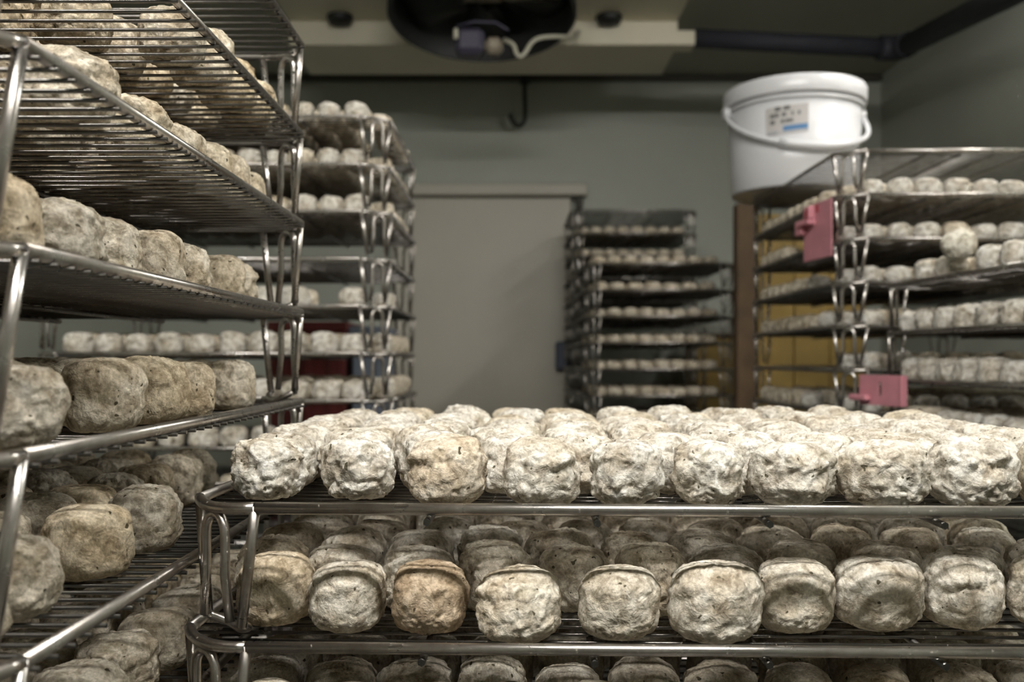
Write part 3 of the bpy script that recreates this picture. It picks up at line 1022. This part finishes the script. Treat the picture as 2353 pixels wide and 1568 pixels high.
for k in range(5):
    o = obj('fan_blade', blm, fan, rot=(0, 0, k * 2 * math.pi / 5 + 0.3))
    md = o.modifiers.new('thickness', 'SOLIDIFY')
    md.thickness = 0.004


def px_fan(px, py, dy=0.0):
    return at(px, py, 3.72 + dy)


a, b = px_fan(1046, 126), px_fan(1113, 66)
MB().bbox((a.x, 3.69, a.z), (b.x, 3.80, b.z), 0.02).build('motor', 'motor', un)
a, b = px_fan(1114, 124), px_fan(1155, 88)
MB().bbox((a.x, 3.69, a.z), (b.x, 3.77, b.z), 0.02).build('motor_cap', 'cap', un)
a, b = px_fan(1044, 98), px_fan(1054, 74)
MB().bbox((a.x, 3.67, a.z), (b.x, 3.69, b.z), 0.004).build('motor_bracket', 'cable', un)
a, b = px_fan(1060, 52), px_fan(1140, 44)
MB().tube([px_fan(1048, 60), px_fan(1090, 50), px_fan(1140, 52), px_fan(1168, 70)], 0.006, 6).build('motor_frame', 'motor', un)
cb = [px_fan(1158, 92, -.03), px_fan(1168, 96, -.05), px_fan(1180, 104, -.06), px_fan(1187, 124, -.07), px_fan(1196, 130, -.07), px_fan(1207, 121, -.07), px_fan(1220, 100, -.05), px_fan(1238, 88, -.03), px_fan(1270, 84, -.0), px_fan(1300, 85, 0.1), at(1322, 84, 4.05), at(1332, 72, UD - 0.01)]
MB().tube(smooth_path(cb, 5), 0.0085, 8).build('fan_cable', 'cable', un)
# insulated drain pipe
pp = [at(1596, 88, UD + 0.05)]
e0 = at(2066, 112, UD + 0.0)
sl = (e0.z - (ZC + (HZ - 0) / F * 3.31)) / (e0.y - 3.31)
end = Vector((e0.x, 1.6, e0.z + sl * (1.6 - e0.y)))
pm = MB().tube([pp[0], e0 + Vector((0.02, 0, 0))], 0.043, 14)
pipe = tag(obj('insulated_pipe', None), 'dark insulated drain pipe running from cooling unit along right wall', 'pipe')
pipe.location = (0, 0, 0)
pm.build('pipe_run', 'pipe', pipe)
MB().tube([e0 + Vector((0, 0.03, 0.003)), end], 0.046, 14).build('pipe_run', 'pipe', pipe)
MB().tube(arc(e0 + Vector((-0.09, 0, 0.004)), e0 + Vector((0.012, 0.012, 0)), e0 + Vector((0, -0.10, -0.012)), 8), 0.054, 14).build('pipe_elbow', 'pipe', pipe)
MB().tube([Vector((e0.x, 2.9, e0.z + sl * (2.9 - e0.y))), Vector((XR - 0.002, 2.9, e0.z + sl * (2.9 - e0.y)))], 0.012, 8).build('pipe_bracket', 'hook', pipe)

# hook hanging from the ceiling edge
hd = YB - 0.10
hk = thing('ceiling_hook', 'black iron hook hanging above the door', 'hook', (at(1204, 0, hd).x, hd, 0))
hx = hk.location.x
pts = [at(1206, 176, hd), at(1206, 215, hd), at(1207, 255, hd), at(1205, 276, hd), at(1196, 288, hd), at(1184, 286, hd), at(1176, 275, hd), at(1173, 262, hd)]
MB().tube([p - Vector(hk.location) for p in smooth_path(pts, 4)], 0.0125, 8).build('hook_rod', 'hook', hk)
p = at(1206, 182, hd) - Vector(hk.location)
MB().bbox((p.x - 0.03, -0.03, p.z - 0.01), (p.x + 0.03, 0.06, ZCEIL - 0.037), 0.004).build('hook_plate', 'hook', hk)

# ------------------------------------------------------------------ things behind the stacks
def crate(name, label, lo, hi, m, cat='crate', slots=True):
    x0, y0, z0 = lo
    x1, y1, z1 = hi
    t = thing(name, label, cat, ((x0 + x1) / 2, (y0 + y1) / 2, z0))
    hx, hy, h = (x1 - x0) / 2, (y1 - y0) / 2, z1 - z0
    w = 0.012
    MB().bbox((-hx, -hy, 0), (hx, -hy + w, h), 0.003).build('front_wall', m, t)
    MB().bbox((-hx, hy - w, 0), (hx, hy, h), 0.003).build('back_wall', m, t)
    MB().bbox((-hx, -hy + w, 0), (-hx + w, hy - w, h), 0.003).build('side_wall', m, t)
    MB().bbox((hx - w, -hy + w, 0), (hx, hy - w, h), 0.003).build('side_wall', m, t)
    MB().bbox((-hx + w, -hy + w, 0.004), (hx - w, hy - w, 0.016), 0.003).build('base', m, t)
    MB().bbox((-hx - 0.008, -hy - 0.008, h - 0.03), (hx + 0.008, -hy - 0.0005, h), 0.003).build('rim', m, t)
    for k in range(3):
        x = -hx + (k + 0.5) * hx * 2 / 3
        MB().bbox((x - 0.012, -hy - 0.006, 0.02), (x + 0.012, -hy - 0.0005, h - 0.035), 0.002).build('rib', m, t)
    return t


rx0, rx1 = at(600, 0, 3.1).x, at(792, 0, 3.1).x
crate_tops = [(0.0, 0.366), (0.371, 0.737), (0.742, 1.108), (1.113, 1.475)]
for i, (a, b) in enumerate(crate_tops):
    crate('plastic_crate', ['dark red crate at the bottom of the pile left of the door', 'dark red crate, second from bottom of the pile left of door', 'dark red crate, third from bottom of the pile left of door', 'dark red topmost crate of the pile behind the stack left of door'][i], (rx0 + 0.03, 3.1, a), (rx1, 3.5, b), 'red')
gx0, gx1 = at(806, 0, 3.1).x, at(880, 0, 3.1).x
crate('plastic_bin', 'tall blue-grey bin behind the stack left of the door', (gx0, 3.12, 0.0), (gx1, 3.45, 1.46), 'bluegrey', 'bin')
# ochre boards standing behind the stack under the bucket
oz = at(0, 492, 3.6).z
ob = thing('ochre_board', 'tall ochre board standing behind the stack under the bucket', 'board', (0, 0, 0))
x0, x1 = at(1742, 0, 3.6).x, at(1990, 0, 3.6).x
for k in range(3):
    a, b = x0 + (x1 - x0) * k / 3, x0 + (x1 - x0) * (k + 1) / 3
    MB().bbox((a + 0.001, 3.6, 0.0), (b - 0.001, 3.625, oz - 0.01 * k), 0.003).build('plank', 'ochre', ob)
MB().bbox((x0 - 0.085, 3.59, 0.0), (x0 - 0.002, 3.65, oz + 0.04), 0.004).build('brown_post', 'brown', ob)
lb_ = thing('ochre_box', 'low ochre box behind the nearer stack right of the door', 'box', (0, 0, 0))
a = at(1585, 778, 4.85)
MB().bbox((a.x, 4.70, 0.0), (a.x + 0.36, 5.0, a.z), 0.006).build('body', 'ochre', lb_)
MB().bbox((a.x - 0.01, 4.69, a.z), (a.x + 0.37, 5.01, a.z + 0.02), 0.004).build('lid', 'brown', lb_)
